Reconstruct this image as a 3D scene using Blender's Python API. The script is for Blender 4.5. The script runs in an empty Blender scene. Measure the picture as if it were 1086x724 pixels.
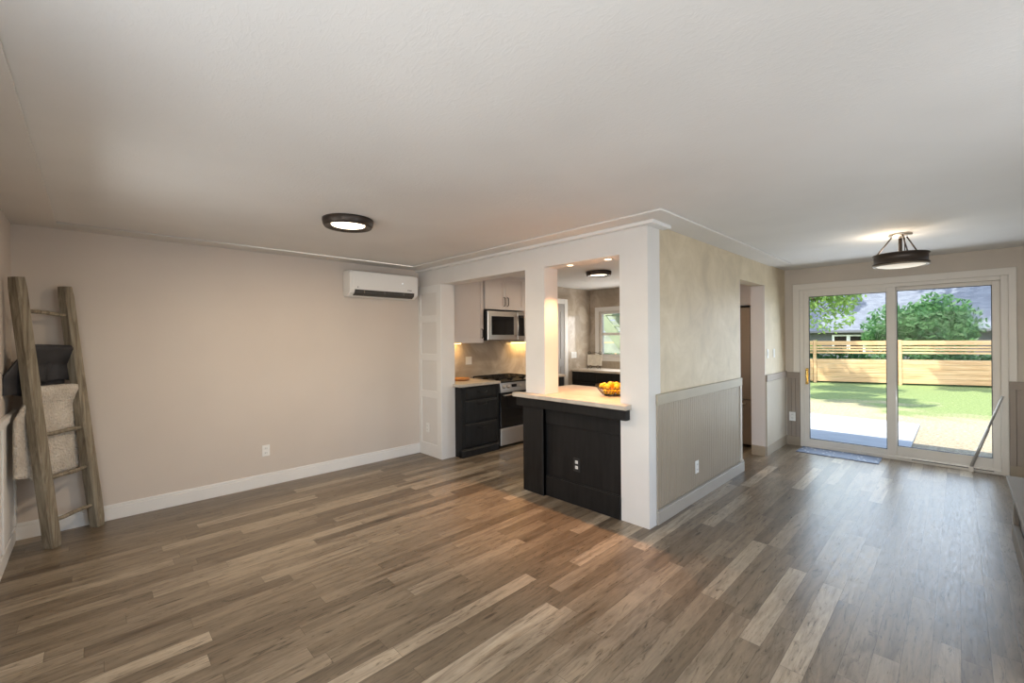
import bpy, bmesh, math, random
from mathutils import Vector, Matrix, Euler, noise
random.seed(7)
C = bpy.context.scene.collection
PI = math.pi

# ------------------------------------------------------------------ camera, world, sun, exposure
cam_d = bpy.data.cameras.new('camera'); cam = bpy.data.objects.new('camera', cam_d); C.objects.link(cam)
cam_d.sensor_width = 36.0; cam_d.lens = 458.86 / 1086 * 36; cam_d.shift_x = 2 / 1086; cam_d.shift_y = -3.6 / 1086
cam_d.clip_start = 0.02; cam_d.clip_end = 300
cam.matrix_world = Matrix.Translation((0, 0, 1.527)) @ Matrix.Rotation(.8035, 4, 'Z') @ Matrix.Rotation(PI/2, 4, 'X') @ Matrix.Rotation(-.008, 4, 'Z')
sc = bpy.context.scene; sc.camera = cam
sc.view_settings.view_transform = 'Standard'; sc.view_settings.look = 'None'
sc.view_settings.exposure = 0.02; sc.view_settings.gamma = 1.0; sc.view_settings.use_curve_mapping = False

w = bpy.data.worlds.new('world'); sc.world = w; w.use_nodes = True
wn = w.node_tree.nodes; wn.clear()
sky = wn.new('ShaderNodeTexSky'); sky.sky_type = 'NISHITA'; sky.sun_disc = False
sky.sun_elevation = math.radians(45); sky.sun_rotation = math.radians(190); sky.dust_density = 1.5
bg = wn.new('ShaderNodeBackground'); bg.inputs['Strength'].default_value = 0.62
wo = wn.new('ShaderNodeOutputWorld')
w.node_tree.links.new(sky.outputs[0], bg.inputs[0]); w.node_tree.links.new(bg.outputs[0], wo.inputs[0])

sd = bpy.data.lights.new('sun', 'SUN'); sd.energy = 8.0; sd.angle = math.radians(.6); sd.color = (1, .94, .84)
so = bpy.data.objects.new('sun', sd); C.objects.link(so)
so.rotation_euler = Vector((-.25, -.62, 1.0)).to_track_quat('Z', 'Y').to_euler()

def area(name, loc, direction, sx, sy, power, color, spread=PI):
    d = bpy.data.lights.new(name, 'AREA'); d.shape = 'RECTANGLE'; d.size = sx; d.size_y = sy
    d.energy = power; d.color = color; d.spread = spread
    o = bpy.data.objects.new(name, d); C.objects.link(o); o.location = loc
    o.rotation_euler = Vector(direction).to_track_quat('-Z', 'Z').to_euler()
    return o
# area lamps for daylight; near and right wall ones serve added unseen windows
area('window_fill', (-.25, -.40, 1.45), (0, 1, 0), 2.5, 1.3, 45, (.87, .93, 1))
area('window_fill', (-3.0, -.40, 1.6), (0, 1, -.45), .95, .95, 11, (.92, .96, 1))
area('window_fill', (1.44, 2.2, 1.45), (-1, 0, 0), 2.2, 1.3, 36, (.87, .93, 1))
area('door_daylight', (-.6, 7.02, 1.1), (0, -1, -.25), 1.7, 1.9, 34, (.78, .89, 1))
area('window_fill', (-4.2, 7.0, 1.55), (0, -1, 0), 1.0, .8, 16, (1, .96, .9))

# ------------------------------------------------------------------ helpers
class MB:
    def __init__(s): s.bm = bmesh.new()
    def box(s, x0, x1, y0, y1, z0, z1, bev=0, rot=None, seg=1):
        b = bmesh.new(); bmesh.ops.create_cube(b, size=1)
        for v in b.verts:
            v.co = Vector(((x0+x1)/2 + v.co.x*(x1-x0), (y0+y1)/2 + v.co.y*(y1-y0), (z0+z1)/2 + v.co.z*(z1-z0)))
        if bev: bmesh.ops.bevel(b, geom=b.edges[:], offset=min(bev, abs(x1-x0)*.45, abs(y1-y0)*.45, abs(z1-z0)*.45), segments=seg, affect='EDGES', profile=.6)
        if rot is not None: bmesh.ops.transform(b, matrix=rot, verts=b.verts)
        s.merge(b); return s
    def merge(s, b):
        m = {}
        for v in b.verts: m[v] = s.bm.verts.new(v.co)
        for f in b.faces:
            try:
                nf = s.bm.faces.new([m[v] for v in f.verts]); nf.smooth = f.smooth
            except ValueError: pass
        b.free(); return s
    def tube(s, pts, r, n=10, closed=False, cap=True):
        pts = [Vector(p) for p in pts]; rings = []; N = len(pts); prev = None
        rr = r if isinstance(r, (list, tuple)) else [r]*N
        for i, p in enumerate(pts):
            if closed: t = (pts[(i+1) % N] - pts[i-1])
            else: t = pts[min(i+1, N-1)] - pts[max(i-1, 0)]
            t.normalize()
            if prev is None:
                a = Vector((0, 0, 1)) if abs(t.z) < .9 else Vector((1, 0, 0)); u = t.cross(a).normalized()
            else: u = (prev - t*prev.dot(t)).normalized()
            prev = u; v = t.cross(u)
            rings.append([s.bm.verts.new(p + (u*math.cos(2*PI*k/n) + v*math.sin(2*PI*k/n))*rr[i]) for k in range(n)])
        M = N if closed else N-1
        for i in range(M):
            A, B_ = rings[i], rings[(i+1) % N]
            for k in range(n):
                f = s.bm.faces.new((A[k], A[(k+1) % n], B_[(k+1) % n], B_[k])); f.smooth = True
        if cap and not closed:
            s.bm.faces.new(rings[0][::-1]); s.bm.faces.new(rings[-1])
        return s
    def lathe(s, prof, c, n=40, axis='z', smooth=True, cap=True):
        c = Vector(c); rings = []
        for (r, h) in prof:
            ring = []
            for k in range(n):
                a = 2*PI*k/n
                if axis == 'z': p = Vector((r*math.cos(a), r*math.sin(a), h))
                elif axis == 'x': p = Vector((h, r*math.cos(a), r*math.sin(a)))
                else: p = Vector((r*math.cos(a), h, r*math.sin(a)))
                ring.append(s.bm.verts.new(c+p))
            rings.append(ring)
        for i in range(len(rings)-1):
            for k in range(n):
                f = s.bm.faces.new((rings[i][k], rings[i][(k+1) % n], rings[i+1][(k+1) % n], rings[i+1][k])); f.smooth = smooth
        if cap and prof[0][0] > 1e-4: s.bm.faces.new(rings[0][::-1])
        if cap and prof[-1][0] > 1e-4: s.bm.faces.new(rings[-1])
        return s
    def prism(s, poly, axis, a0, a1):
        def P(u, v, a): return {'x': (a, u, v), 'y': (u, a, v), 'z': (u, v, a)}[axis]
        A = [s.bm.verts.new(P(u, v, a0)) for u, v in poly]; B_ = [s.bm.verts.new(P(u, v, a1)) for u, v in poly]
        s.bm.faces.new(A); s.bm.faces.new(B_[::-1]); n = len(poly)
        for k in range(n): s.bm.faces.new((A[k], B_[k], B_[(k+1) % n], A[(k+1) % n]))
        return s
    def build(s, name, m, parent=None, **kw):
        bmesh.ops.remove_doubles(s.bm, verts=s.bm.verts, dist=1e-6)
        bmesh.ops.recalc_face_normals(s.bm, faces=s.bm.faces)
        org = Vector((0, 0, 0)); p = parent
        while p is not None: org += p.location; p = p.parent
        if parent is None and 'at' in kw: org = Vector(kw.pop('at'))
        for v in s.bm.verts: v.co -= org
        me = bpy.data.meshes.new(name); s.bm.to_mesh(me); s.bm.free(); me.materials.append(m)
        o = bpy.data.objects.new(name, me); C.objects.link(o)
        if parent is None: o.location = org
        else: o.parent = parent
        for k, v in kw.items(): o[k] = v
        return o
def thing(name, label, cat, loc, group=None):
    o = bpy.data.objects.new(name, None); C.objects.link(o); o.location = loc; o.empty_display_size = .05
    o['label'] = label; o['category'] = cat
    if group: o['group'] = group
    return o
def tag(o, label, cat, group=None):
    o['label'] = label; o['category'] = cat
    if group: o['group'] = group
    return o
def struct(o): o['kind'] = 'structure'; return o
def box(x0, x1, y0, y1, z0, z1, bev=0): return MB().box(x0, x1, y0, y1, z0, z1, bev)
def copy_tree(o, loc, label=None):
    r = o.copy(); C.objects.link(r); r.location = loc
    if label: r['label'] = label
    for ch in o.children:
        c = ch.copy(); C.objects.link(c); c.parent = r
        for g in ch.children:
            d = g.copy(); C.objects.link(d); d.parent = c
    return r

# ------------------------------------------------------------------ materials
class NT:
    def __init__(s, name):
        s.m = bpy.data.materials.new(name); s.m.use_nodes = True; s.t = s.m.node_tree; s.n = s.t.nodes
        s.b = s.n['Principled BSDF']; s.out = s.n['Material Output']
    def new(s, ty, **kw):
        n = s.n.new(ty)
        for k, v in kw.items(): setattr(n, k, v)
        return n
    def L(s, a, b): s.t.links.new(a, b)
    def coord(s, scale=(1, 1, 1), rot=(0, 0, 0), loc=(0, 0, 0)):
        c = s.new('ShaderNodeTexCoord'); m = s.new('ShaderNodeMapping')
        m.inputs['Scale'].default_value = scale; m.inputs['Rotation'].default_value = rot; m.inputs['Location'].default_value = loc
        s.L(c.outputs['Object'], m.inputs[0]); return m.outputs[0]
    def noise(s, vec, scale, detail=4, rough=.5, dist=0):
        n = s.new('ShaderNodeTexNoise'); n.inputs['Scale'].default_value = scale; n.inputs['Detail'].default_value = detail
        n.inputs['Roughness'].default_value = rough; n.inputs['Distortion'].default_value = dist; s.L(vec, n.inputs['Vector']); return n.outputs['Fac']
    def ramp(s, fac, stops, interp='LINEAR'):
        r = s.new('ShaderNodeValToRGB'); r.color_ramp.interpolation = interp; e = r.color_ramp.elements
        while len(e) < len(stops): e.new(.5)
        for i, (p, c) in enumerate(stops): e[i].position = p; e[i].color = (*c, 1)
        s.L(fac, r.inputs[0]); return r.outputs[0]
    def math(s, op, a, b=None):
        n = s.new('ShaderNodeMath', operation=op)
        for i, x in enumerate((a, b)):
            if x is None: continue
            if isinstance(x, (int, float)): n.inputs[i].default_value = x
            else: s.L(x, n.inputs[i])
        return n.outputs[0]
    def mix(s, fac, a, b, mode='MIX'):
        n = s.new('ShaderNodeMix', data_type='RGBA', blend_type=mode)
        for sock, x in ((n.inputs['Factor'], fac), (n.inputs['A'], a), (n.inputs['B'], b)):
            if isinstance(x, (int, float)): sock.default_value = x
            elif isinstance(x, tuple): sock.default_value = (*x, 1)
            else: s.L(x, sock)
        return n.outputs['Result']
    def bump(s, h, strength=.3, dist=.01):
        b = s.new('ShaderNodeBump'); b.inputs['Strength'].default_value = strength; b.inputs['Distance'].default_value = dist
        s.L(h, b.inputs['Height']); s.L(b.outputs[0], s.b.inputs['Normal']); return b
def mat(name, col, rough=.5, metal=0, var=.06, vs=3, bs=0, bscale=60, bd=.002, stretch=(1, 1, 1), spec=None):
    t = NT(name); t.b.inputs['Roughness'].default_value = rough; t.b.inputs['Metallic'].default_value = metal
    if spec is not None: t.b.inputs['Specular IOR Level'].default_value = spec
    v = t.coord(stretch); f = t.noise(v, vs, 4)
    lo = tuple(c*(1-var) for c in col); hi = tuple(min(1, c*(1+var)) for c in col)
    t.L(t.ramp(f, [(.3, lo), (.7, hi)]), t.b.inputs['Base Color'])
    if bs: t.bump(t.noise(v, bscale, 3), bs, bd)
    return t.m
def emis(name, col, st):
    t = NT(name); t.b.inputs['Base Color'].default_value = (*[c*.5 for c in col], 1)
    t.b.inputs['Specular IOR Level'].default_value = .1; t.b.inputs['Emission Color'].default_value = (*col, 1); t.b.inputs['Emission Strength'].default_value = st
    return t.m
M = {}
M['white'] = mat('white trim paint', (.76, .745, .72), .42, var=.02)
M['white_wall'] = mat('white wall paint', (.70, .675, .645), .6, var=.03, bs=.1, bscale=120)
M['greige'] = mat('greige wall paint', (.61, .54, .475), .7, var=.03, vs=1.2, bs=.15, bscale=90)
M['beige_far'] = mat('beige wall paint', (.58, .515, .44), .7, var=.04, bs=.15, bscale=90)
M['kitchen_cab'] = mat('pale cabinet paint', (.60, .555, .535), .4, var=.02)
M['black_cab'] = mat('black stained wood', (.010, .0095, .0095), .5, spec=.3, var=.35, vs=6, stretch=(4, 4, .6), bs=.1)
M['black_metal'] = mat('black metal', (.015, .014, .013), .35, metal=.6)
M['bronze'] = mat('dark bronze', (.055, .042, .034), .4, metal=.6)
M['steel'] = mat('brushed stainless steel', (.52, .48, .44), .28, metal=.95, stretch=(1, 1, 40), vs=10, var=.06)
M['black_glass'] = mat('black glass', (.01, .01, .011), .06, var=0)
M['dark_plastic'] = mat('dark plastic', (.02, .02, .02), .4)
M['plastic'] = mat('white plastic', (.80, .79, .76), .35, var=.01)
M['slot'] = mat('grey louver plastic', (.16, .15, .14), .5)
M['louver'] = mat('dark grey louver plastic', (.05, .045, .04), .5)
M['vinyl'] = mat('white vinyl frame', (.72, .67, .60), .38, var=.02)
M['gasket'] = mat('dark rubber gasket', (.06, .06, .06), .6)
M['brass'] = mat('polished brass', (.75, .48, .13), .25, metal=.95)
M['nickel'] = mat('brushed nickel', (.55, .50, .44), .3, metal=.9)
M['alu'] = mat('grey aluminium', (.45, .44, .42), .4, metal=.5)
M['diffuser'] = emis('warm lamp diffuser', (1, .84, .62), 5.0)
M['led'] = emis('warm led strip', (1, .62, .20), 7.0)
M['spot_em'] = emis('recessed spot lens', (1, .72, .42), 9.0)
M['clock_em'] = emis('small white display glow', (.9, .95, 1), .8)
M['taupe'] = mat('taupe wainscot paint', (.33, .27, .20), .5, var=.05, vs=2)
M['taupe_dark'] = mat('brown grey wainscot paint', (.30, .245, .20), .5, var=.05)
M['hearth_top'] = mat('pale stone slab', (.21, .185, .155), .8, var=.04)
M['brown_wood'] = mat('dark brown stained wood', (.055, .04, .03), .5, var=.2)
M['fridge'] = mat('dark stainless appliance', (.24, .18, .13), .35, metal=.4)
M['wood_tray'] = mat('orange brown wood', (.42, .19, .06), .45, var=.2)
M['lemon'] = mat('yellow orange peel', (.95, .50, .015), .38, var=.12, vs=8, bs=.2, bscale=200)
M['wire'] = mat('dark bronze wire', (.06, .05, .035), .4, metal=.6)
M['grey_door'] = mat('grey door paint', (.36, .35, .34), .5)
M['green_lumber'] = mat('mossy painted lumber', (.20, .24, .14), .7, var=.2)
M['concrete'] = mat('light concrete', (.50, .49, .475), .85, var=.07, vs=5, bs=.3, bscale=80)
M['house_grey'] = mat('grey siding', (.10, .105, .11), .8)
M['white_ext'] = mat('white exterior trim', (.8, .8, .8), .5)
M['bark'] = mat('tree bark', (.12, .085, .06), .9, var=.3, vs=8, bs=.6, bscale=30, bd=.02)

t = NT('faux finish beige wall'); v = t.coord(); f = t.noise(v, 3.2, 6, .65, .6)
t.L(t.ramp(f, [(.3, (.50, .415, .29)), (.5, (.585, .49, .345)), (.7, (.66, .565, .415))]), t.b.inputs['Base Color'])
t.b.inputs['Roughness'].default_value = .5; t.bump(t.noise(v, 30, 5), .2, .004); M['faux'] = t.m

t = NT('textured plaster ceiling'); v = t.coord((1, 1, 1)); t.b.inputs['Roughness'].default_value = .75
t.L(t.ramp(t.noise(v, 1.5, 3), [(.3, (.70, .685, .66)), (.7, (.75, .735, .71))]), t.b.inputs['Base Color'])
v2 = t.coord((1, 2.2, 1), rot=(0, 0, .5)); n1 = t.noise(v2, 17, 6, .62, 1.8); r1 = t.ramp(n1, [(.48, (0, 0, 0)), (.62, (1, 1, 1))])
t.bump(r1, .17, .006); M['ceiling'] = t.m
M['ceil_plain'] = mat('smooth ceiling border paint', (.70, .675, .64), .7, var=.02, bs=.1, bscale=80)

# plank floor: rows across x, boards run along y
t = NT('grey brown hickory planks')
tc = t.new('ShaderNodeTexCoord'); sx = t.new('ShaderNodeSeparateXYZ'); t.L(tc.outputs['Object'], sx.inputs[0])
PW, PL = .098, .95
xr = t.math('DIVIDE', sx.outputs[0], PW); row = t.math('FLOOR', xr)
wn1 = t.new('ShaderNodeTexWhiteNoise', noise_dimensions='1D'); t.L(row, wn1.inputs['W'])
yo = t.math('ADD', t.math('DIVIDE', sx.outputs[1], PL), t.math('MULTIPLY', wn1.outputs['Value'], 5.0)); col = t.math('FLOOR', yo)
cb = t.new('ShaderNodeCombineXYZ'); t.L(row, cb.inputs[0]); t.L(col, cb.inputs[1])
wn2 = t.new('ShaderNodeTexWhiteNoise', noise_dimensions='2D'); t.L(cb.outputs[0], wn2.inputs['Vector'])
pid = wn2.outputs['Value']
base = t.ramp(pid, [(0, (.130, .099, .068)), (.3, (.170, .132, .091)), (.6, (.208, .165, .117)), (.8, (.245, .197, .142)), (.92, (.31, .255, .188)), (1, (.37, .31, .235))])
gx = t.new('ShaderNodeCombineXYZ')
t.L(t.math('ADD', t.math('MULTIPLY', sx.outputs[0], 9.0), t.math('MULTIPLY', pid, 37.0)), gx.inputs[0])
t.L(t.math('ADD', t.math('MULTIPLY', sx.outputs[1], 1.0), t.math('MULTIPLY', pid, 19.0)), gx.inputs[1])
g1 = t.noise(gx.outputs[0], 1.7, 6, .6, 1.2); g2 = t.noise(gx.outputs[0], 9.0, 4, .6, .3)
base = t.mix(.85, base, t.ramp(g1, [(.32, (.60, .56, .53)), (.5, (.97, .97, .97)), (.70, (1.25, 1.23, 1.20))]), 'MULTIPLY')
base = t.mix(.55, base, t.ramp(g2, [(.35, (.78, .76, .74)), (.65, (1.12, 1.12, 1.12))]), 'MULTIPLY')
gs = t.new('ShaderNodeMapping'); gs.inputs['Scale'].default_value = (1.5, 1.7, 1); t.L(gx.outputs[0], gs.inputs[0])
g3 = t.noise(gs.outputs[0], 2.4, 5, .7, 2.2)
base = t.mix(1.0, base, t.ramp(g3, [(.31, (.26, .23, .21)), (.38, (.68, .66, .63)), (.45, (.97, .97, .96)), (.6, (1.06, 1.06, 1.06))]), 'MULTIPLY')
kn = t.new('ShaderNodeTexVoronoi'); kn.inputs['Scale'].default_value = .75; t.L(gx.outputs[0], kn.inputs['Vector'])
base = t.mix(1.0, base, t.ramp(kn.outputs['Distance'], [(.0, (.34, .28, .24)), (.10, (.70, .66, .62)), (.2, (1, 1, 1))]), 'MULTIPLY')
fx = t.math('FRACT', xr); ex = t.math('MINIMUM', fx, t.math('SUBTRACT', 1.0, fx))
fy = t.math('FRACT', yo); ey = t.math('MINIMUM', fy, t.math('SUBTRACT', 1.0, fy))
seam = t.math('MINIMUM', t.math('MULTIPLY', ex, PW), t.math('MULTIPLY', ey, PL))
sm = t.ramp(t.math('MULTIPLY', seam, 100.0), [(.04, (.45, .42, .4)), (.16, (1, 1, 1))])
base = t.mix(1.0, base, sm, 'MULTIPLY')
t.L(base, t.b.inputs['Base Color'])
t.L(t.ramp(g2, [(.3, (.27,)*3), (.7, (.40,)*3)]), t.b.inputs['Roughness'])
t.bump(t.math('ADD', t.math('MULTIPLY', g2, .25), sm), .18, .002); M['floor'] = t.m

t = NT('beige marble look tile'); v = t.coord(); d = t.noise(v, 1.4, 7, .62, 1.4)
t.L(t.ramp(d, [(.3, (.31, .26, .205)), (.48, (.43, .365, .29)), (.55, (.52, .45, .37)), (.7, (.40, .34, .27))]), t.b.inputs['Base Color'])
t.b.inputs['Roughness'].default_value = .12; M['tile'] = t.m
t = NT('pale stone worktop'); v = t.coord(); d = t.noise(v, 6, 6, .6, .8)
t.L(t.ramp(d, [(.3, (.42, .37, .31)), (.7, (.56, .50, .43))]), t.b.inputs['Base Color']); t.b.inputs['Roughness'].default_value = .48; M['stone'] = t.m
t = NT('weathered grey wood'); v = t.coord((14, 14, 1.1)); d = t.noise(v, 2.2, 6, .65, .8)
t.L(t.ramp(d, [(.28, (.085, .065, .045)), (.45, (.20, .165, .115)), (.6, (.29, .25, .185)), (.78, (.40, .36, .28))]), t.b.inputs['Base Color'])
t.b.inputs['Roughness'].default_value = .8; t.bump(d, .6, .006); M['ladder'] = t.m
t = NT('cream fleece knit'); v = t.coord()
vo = t.new('ShaderNodeTexVoronoi'); vo.inputs['Scale'].default_value = 55; t.L(v, vo.inputs['Vector'])
t.L(t.ramp(t.noise(v, 8, 4), [(.3, (.52, .45, .37)), (.7, (.68, .61, .52))]), t.b.inputs['Base Color']); t.b.inputs['Roughness'].default_value = .95
t.bump(t.math('ADD', vo.outputs['Distance'], t.noise(v, 90, 3)), .9, .012); t.b.inputs['Sheen Weight'].default_value = .3; M['fleece'] = t.m
M['dark_cloth'] = mat('charcoal plush fabric', (.022, .022, .026), .6, var=.3, vs=10, bs=.3, bscale=120)
M['throw_edge'] = mat('grey throw backing', (.16, .13, .11), .8)
t = NT('slate floor mat'); v = t.coord()
vo = t.new('ShaderNodeTexVoronoi'); vo.inputs['Scale'].default_value = 15; t.L(v, vo.inputs['Vector'])
t.L(t.mix(t.ramp(vo.outputs['Distance'], [(.16, (1, 1, 1)), (.24, (0, 0, 0))]), (.17, .20, .27), (.62, .63, .66)), t.b.inputs['Base Color'])
t.b.inputs['Roughness'].default_value = .7; t.bump(t.noise(v, 150, 2), .3, .003); M['mat'] = t.m

t = NT('clear glass'); t.n.remove(t.b); tr = t.new('ShaderNodeBsdfTransparent'); tr.inputs[0].default_value = (.97, .98, .98, 1)
gl = t.new('ShaderNodeBsdfGlossy'); gl.inputs['Roughness'].default_value = .02
fr = t.new('ShaderNodeFresnel'); fr.inputs['IOR'].default_value = 1.13
mx = t.new('ShaderNodeMixShader'); t.L(fr.outputs[0], mx.inputs[0]); t.L(tr.outputs[0], mx.inputs[1]); t.L(gl.outputs[0], mx.inputs[2]); t.L(mx.outputs[0], t.out.inputs[0]); M['glass'] = t.m

t = NT('patchy lawn'); v = t.coord(); sp = t.new('ShaderNodeSeparateXYZ'); t.L(v, sp.inputs[0])
n = t.noise(v, .55, 5, .6, .5); fine = t.noise(v, 22, 5, .75)
band = t.math('ADD', t.math('MULTIPLY', sp.outputs[1], .11), t.math('MULTIPLY', n, 1.1))   # greener towards the fence
k = t.ramp(band, [(0, (0, 0, 0)), (.95, (0, 0, 0)), (1.0, (1, 1, 1))])
mr = t.new('ShaderNodeMapRange'); mr.inputs['From Min'].default_value = 1.86; mr.inputs['From Max'].default_value = 2.08; t.L(band, mr.inputs['Value'])
straw = t.ramp(fine, [(.3, (.24, .17, .10)), (.5, (.46, .37, .24)), (.7, (.62, .54, .38))])
green = t.ramp(fine, [(.3, (.09, .14, .045)), (.5, (.22, .29, .09)), (.7, (.36, .42, .18))])
t.L(t.mix(mr.outputs[0], straw, green), t.b.inputs['Base Color']); t.b.inputs['Roughness'].default_value = .95; t.bump(fine, .8, .04); M['lawn'] = t.m
t = NT('cedar boards'); v = t.coord((.5, .5, 8)); d = t.noise(v, 2.0, 5, .6, .8)
t.L(t.ramp(d, [(.3, (.46, .27, .12)), (.5, (.60, .38, .19)), (.7, (.70, .48, .27))]), t.b.inputs['Base Color']); t.b.inputs['Roughness'].default_value = .7; M['cedar'] = t.m
t = NT('grey asphalt shingles'); v = t.coord((1, 1, 1)); br = t.new('ShaderNodeTexBrick')
br.inputs['Color1'].default_value = (.12, .135, .165, 1); br.inputs['Color2'].default_value = (.17, .19, .225, 1); br.inputs['Mortar'].default_value = (.10, .11, .14, 1)
br.inputs['Scale'].default_value = 1.0; br.inputs['Brick Width'].default_value = .22; br.inputs['Row Height'].default_value = .07; br.inputs['Mortar Size'].default_value = .004
t.L(v, br.inputs['Vector']); t.L(br.outputs['Color'], t.b.inputs['Base Color']); t.b.inputs['Roughness'].default_value = .9; M['shingle'] = t.m
def leafmat(name, a, b):
    t = NT(name); oi = t.noise(t.coord(), 2.5, 5, .7)
    t.L(t.ramp(oi, [(.3, a), (.7, b)]), t.b.inputs['Base Color']); t.b.inputs['Roughness'].default_value = .5
    t.b.inputs['Transmission Weight'].default_value = 0
    tl = t.new('ShaderNodeBsdfTranslucent'); tl.inputs[0].default_value = (*[min(1, c*1.6) for c in b], 1)
    m = t.new('ShaderNodeMixShader'); m.inputs[0].default_value = .35
    t.L(t.b.outputs[0], m.inputs[1]); t.L(tl.outputs[0], m.inputs[2]); t.L(m.outputs[0], t.out.inputs[0]); return t.m
M['leaf'] = leafmat('deep green leaves', (.03, .09, .03), (.10, .22, .07))
M['leaf2'] = leafmat('light green leaves', (.09, .17, .04), (.24, .36, .09))

# ------------------------------------------------------------------ room dimensions
XA, YL, YK, XP, YS, H = -5.05, -.45, 3.17, -1.71, 7.07, 2.44
YK2 = YK + .2; XW2 = XP - .16; XR = 1.5
# ------------------------------------------------------------------ floor, ceiling, walls
struct(box(XA-.12, XR+.12, YL-.15, YS+.13, -.14, 0).build('floor', M['floor']))
struct(box(XA-.12, XR+.12, YL-.15, YS+.13, H+.012, H+.2).build('ceiling', M['ceiling']))
# lower plain border around the textured ceiling field
b = MB()
BW = .232
b.box(XA, XA+BW, YL, YK, H-.001, H+.02)
b.box(XA+BW, 1.0, YL, YL+BW+.02, H-.001, H+.02)
b.box(XA+BW, XP+BW, YK-BW, YK, H-.001, H+.02)
b.box(XP, XP+BW, YK, 6.39, H-.001, H+.02)
b.box(.335, .60, 2.2, 4.75, H-.001, H+.02)
struct(b.build('trim_1', M['ceil_plain']))
# small bead on the border's inner edge
b = MB()
b.tube([(XA+BW, YL+BW+.02, H+.003), (XA+BW, YK-BW, H+.003), (XP+BW, YK-BW, H+.003), (XP+BW, 6.39, H+.003)], .006, 8)
struct(b.build('trim_2', M['ceil_plain']))
# crown board on top of the divider wall, returning round the pillar
b = box(XA, XP+.08, YK-.06, YK, 2.412, H, .004); b.box(XP, XP+.08, YK, YK+.25, 2.412, H, .004)
struct(b.build('trim_3', M['white']))
# AC wall, whole length of the house
struct(box(XA-.12, XA, YL-.15, YS+.13, -.14, H+.02).build('wall_left', M['greige']))
# near wall with openings for two windows added for daylight
W0, W1, WZ0, WZ1 = -1.55, 1.05, .75, 2.12
b = box(XA, -3.5, YL-.15, YL, 0, H+.02); b.box(-2.5, W0, YL-.15, YL, 0, H+.02); b.box(-3.5, -2.5, YL-.15, YL, 0, 1.08); b.box(-3.5, -2.5, YL-.15, YL, 2.12, H+.02); b.box(W1, XR+.12, YL-.15, YL, 0, H+.02)
b.box(W0, W1, YL-.15, YL, 0, WZ0); b.box(W0, W1, YL-.15, YL, WZ1, H+.02)
struct(b.build('wall_near', M['greige']))
def window(name, x0, x1, z0, z1, y, into, mid=True, bars=0, m=None):
    m = m or M['white']
    r = thing(name, '', '', ((x0+x1)/2, y, z0)); del r['label']; del r['category']; struct(r)
    s = into; cw = .085
    f = MB(); ya, yb = sorted((y+.001*s, y+s*.02))
    f.box(x0-cw, x0, ya, yb, z0-cw, z1+cw, .003); f.box(x1, x1+cw, ya, yb, z0-cw, z1+cw, .003)
    f.box(x0, x1, ya, yb, z1, z1+cw, .003); f.box(x0-cw, x1+cw, min(ya, ya+s*.03), max(yb, yb+s*.03), z0-.03, z0, .004); f.box(x0, x1, ya, yb, z0-cw, z0-.03, .003)
    f.build('window_casing', m, r)
    f = MB(); y1, y2 = sorted((y-s*.03, y-s*.09)); fw = .045
    f.box(x0, x0+fw, y1, y2, z0, z1); f.box(x1-fw, x1, y1, y2, z0, z1); f.box(x0+fw, x1-fw, y1, y2, z0, z0+fw); f.box(x0+fw, x1-fw, y1, y2, z1-fw, z1)
    if mid: f.box(x0+fw, x1-fw, y1, y2, (z0+z1)/2-.025, (z0+z1)/2+.025)
    for k in range(bars):
        xx = x0+(x1-x0)*(k+1)/(bars+1); f.box(xx-.03, xx+.03, y1, y2, z0+fw, z1-fw)
    f.build('window_frame', m, r)
    box(x0+fw, x1-fw, (y1+y2)/2-.003, (y1+y2)/2+.003, z0+fw, z1-fw).build('window_pane', M['glass'], r)
    return r
window('added_window_1', W0, W1, WZ0, WZ1, YL, 1, False, 2)  # unseen window, added to let in daylight from behind the camera
window('added_window_4', -3.5, -2.5, 1.08, 2.12, YL, 1)  # unseen, added to brighten the air conditioner wall and left ceiling
# wainscot and chair rail of the near wall (seen edge on)
b = MB(); b.box(XA, W0-.1, YL, YL+.012, .13, .96)
for xx in [XA+.0, -4.45, -3.9, -3.35, -2.8]: b.box(xx, xx+.08, YL+.012, YL+.022, .13, .96, .002)
b.box(XA, -3.62, YL, YL+.03, .96, 1.0, .004); b.box(XA, -3.62, YL, YL+.034, 1.0, 1.015, .004)
struct(b.build('trim_4', M['white']))
# right wall with an unseen window added for daylight
b = box(XR, XR+.12, YL, .95, 0, H+.02); b.box(XR, XR+.12, 3.45, YS+.13, 0, H+.02); b.box(XR, XR+.12, .95, 3.45, 0, .75); b.box(XR, XR+.12, .95, 3.45, 2.12, H+.02)
struct(b.build('wall_right', M['beige_far']))
r = struct(bpy.data.objects.new('added_window_2', None)); C.objects.link(r); r.location = (XR, 2.2, .75)
f = MB(); f.box(XR-.02, XR-.001, .86, .95, .66, 2.21); f.box(XR-.02, XR-.001, 3.45, 3.54, .66, 2.21); f.box(XR-.02, XR-.001, .95, 3.45, 2.12, 2.21); f.box(XR-.04, XR-.001, .95, 3.45, .66, .75)
f.build('window_casing', M['white'], r)
f = MB(); f.box(XR+.04, XR+.09, .95, 1.0, .75, 2.12); f.box(XR+.04, XR+.09, 3.4, 3.45, .75, 2.12); f.box(XR+.04, XR+.09, 1.0, 3.4, .75, .80); f.box(XR+.04, XR+.09, 1.0, 3.4, 2.07, 2.12); f.box(XR+.04, XR+.09, 2.17, 2.23, .8, 2.07)
f.build('window_frame', M['white'], r); box(XR+.06, XR+.066, 1.0, 3.4, .8, 2.07).build('window_pane', M['glass'], r)

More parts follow.
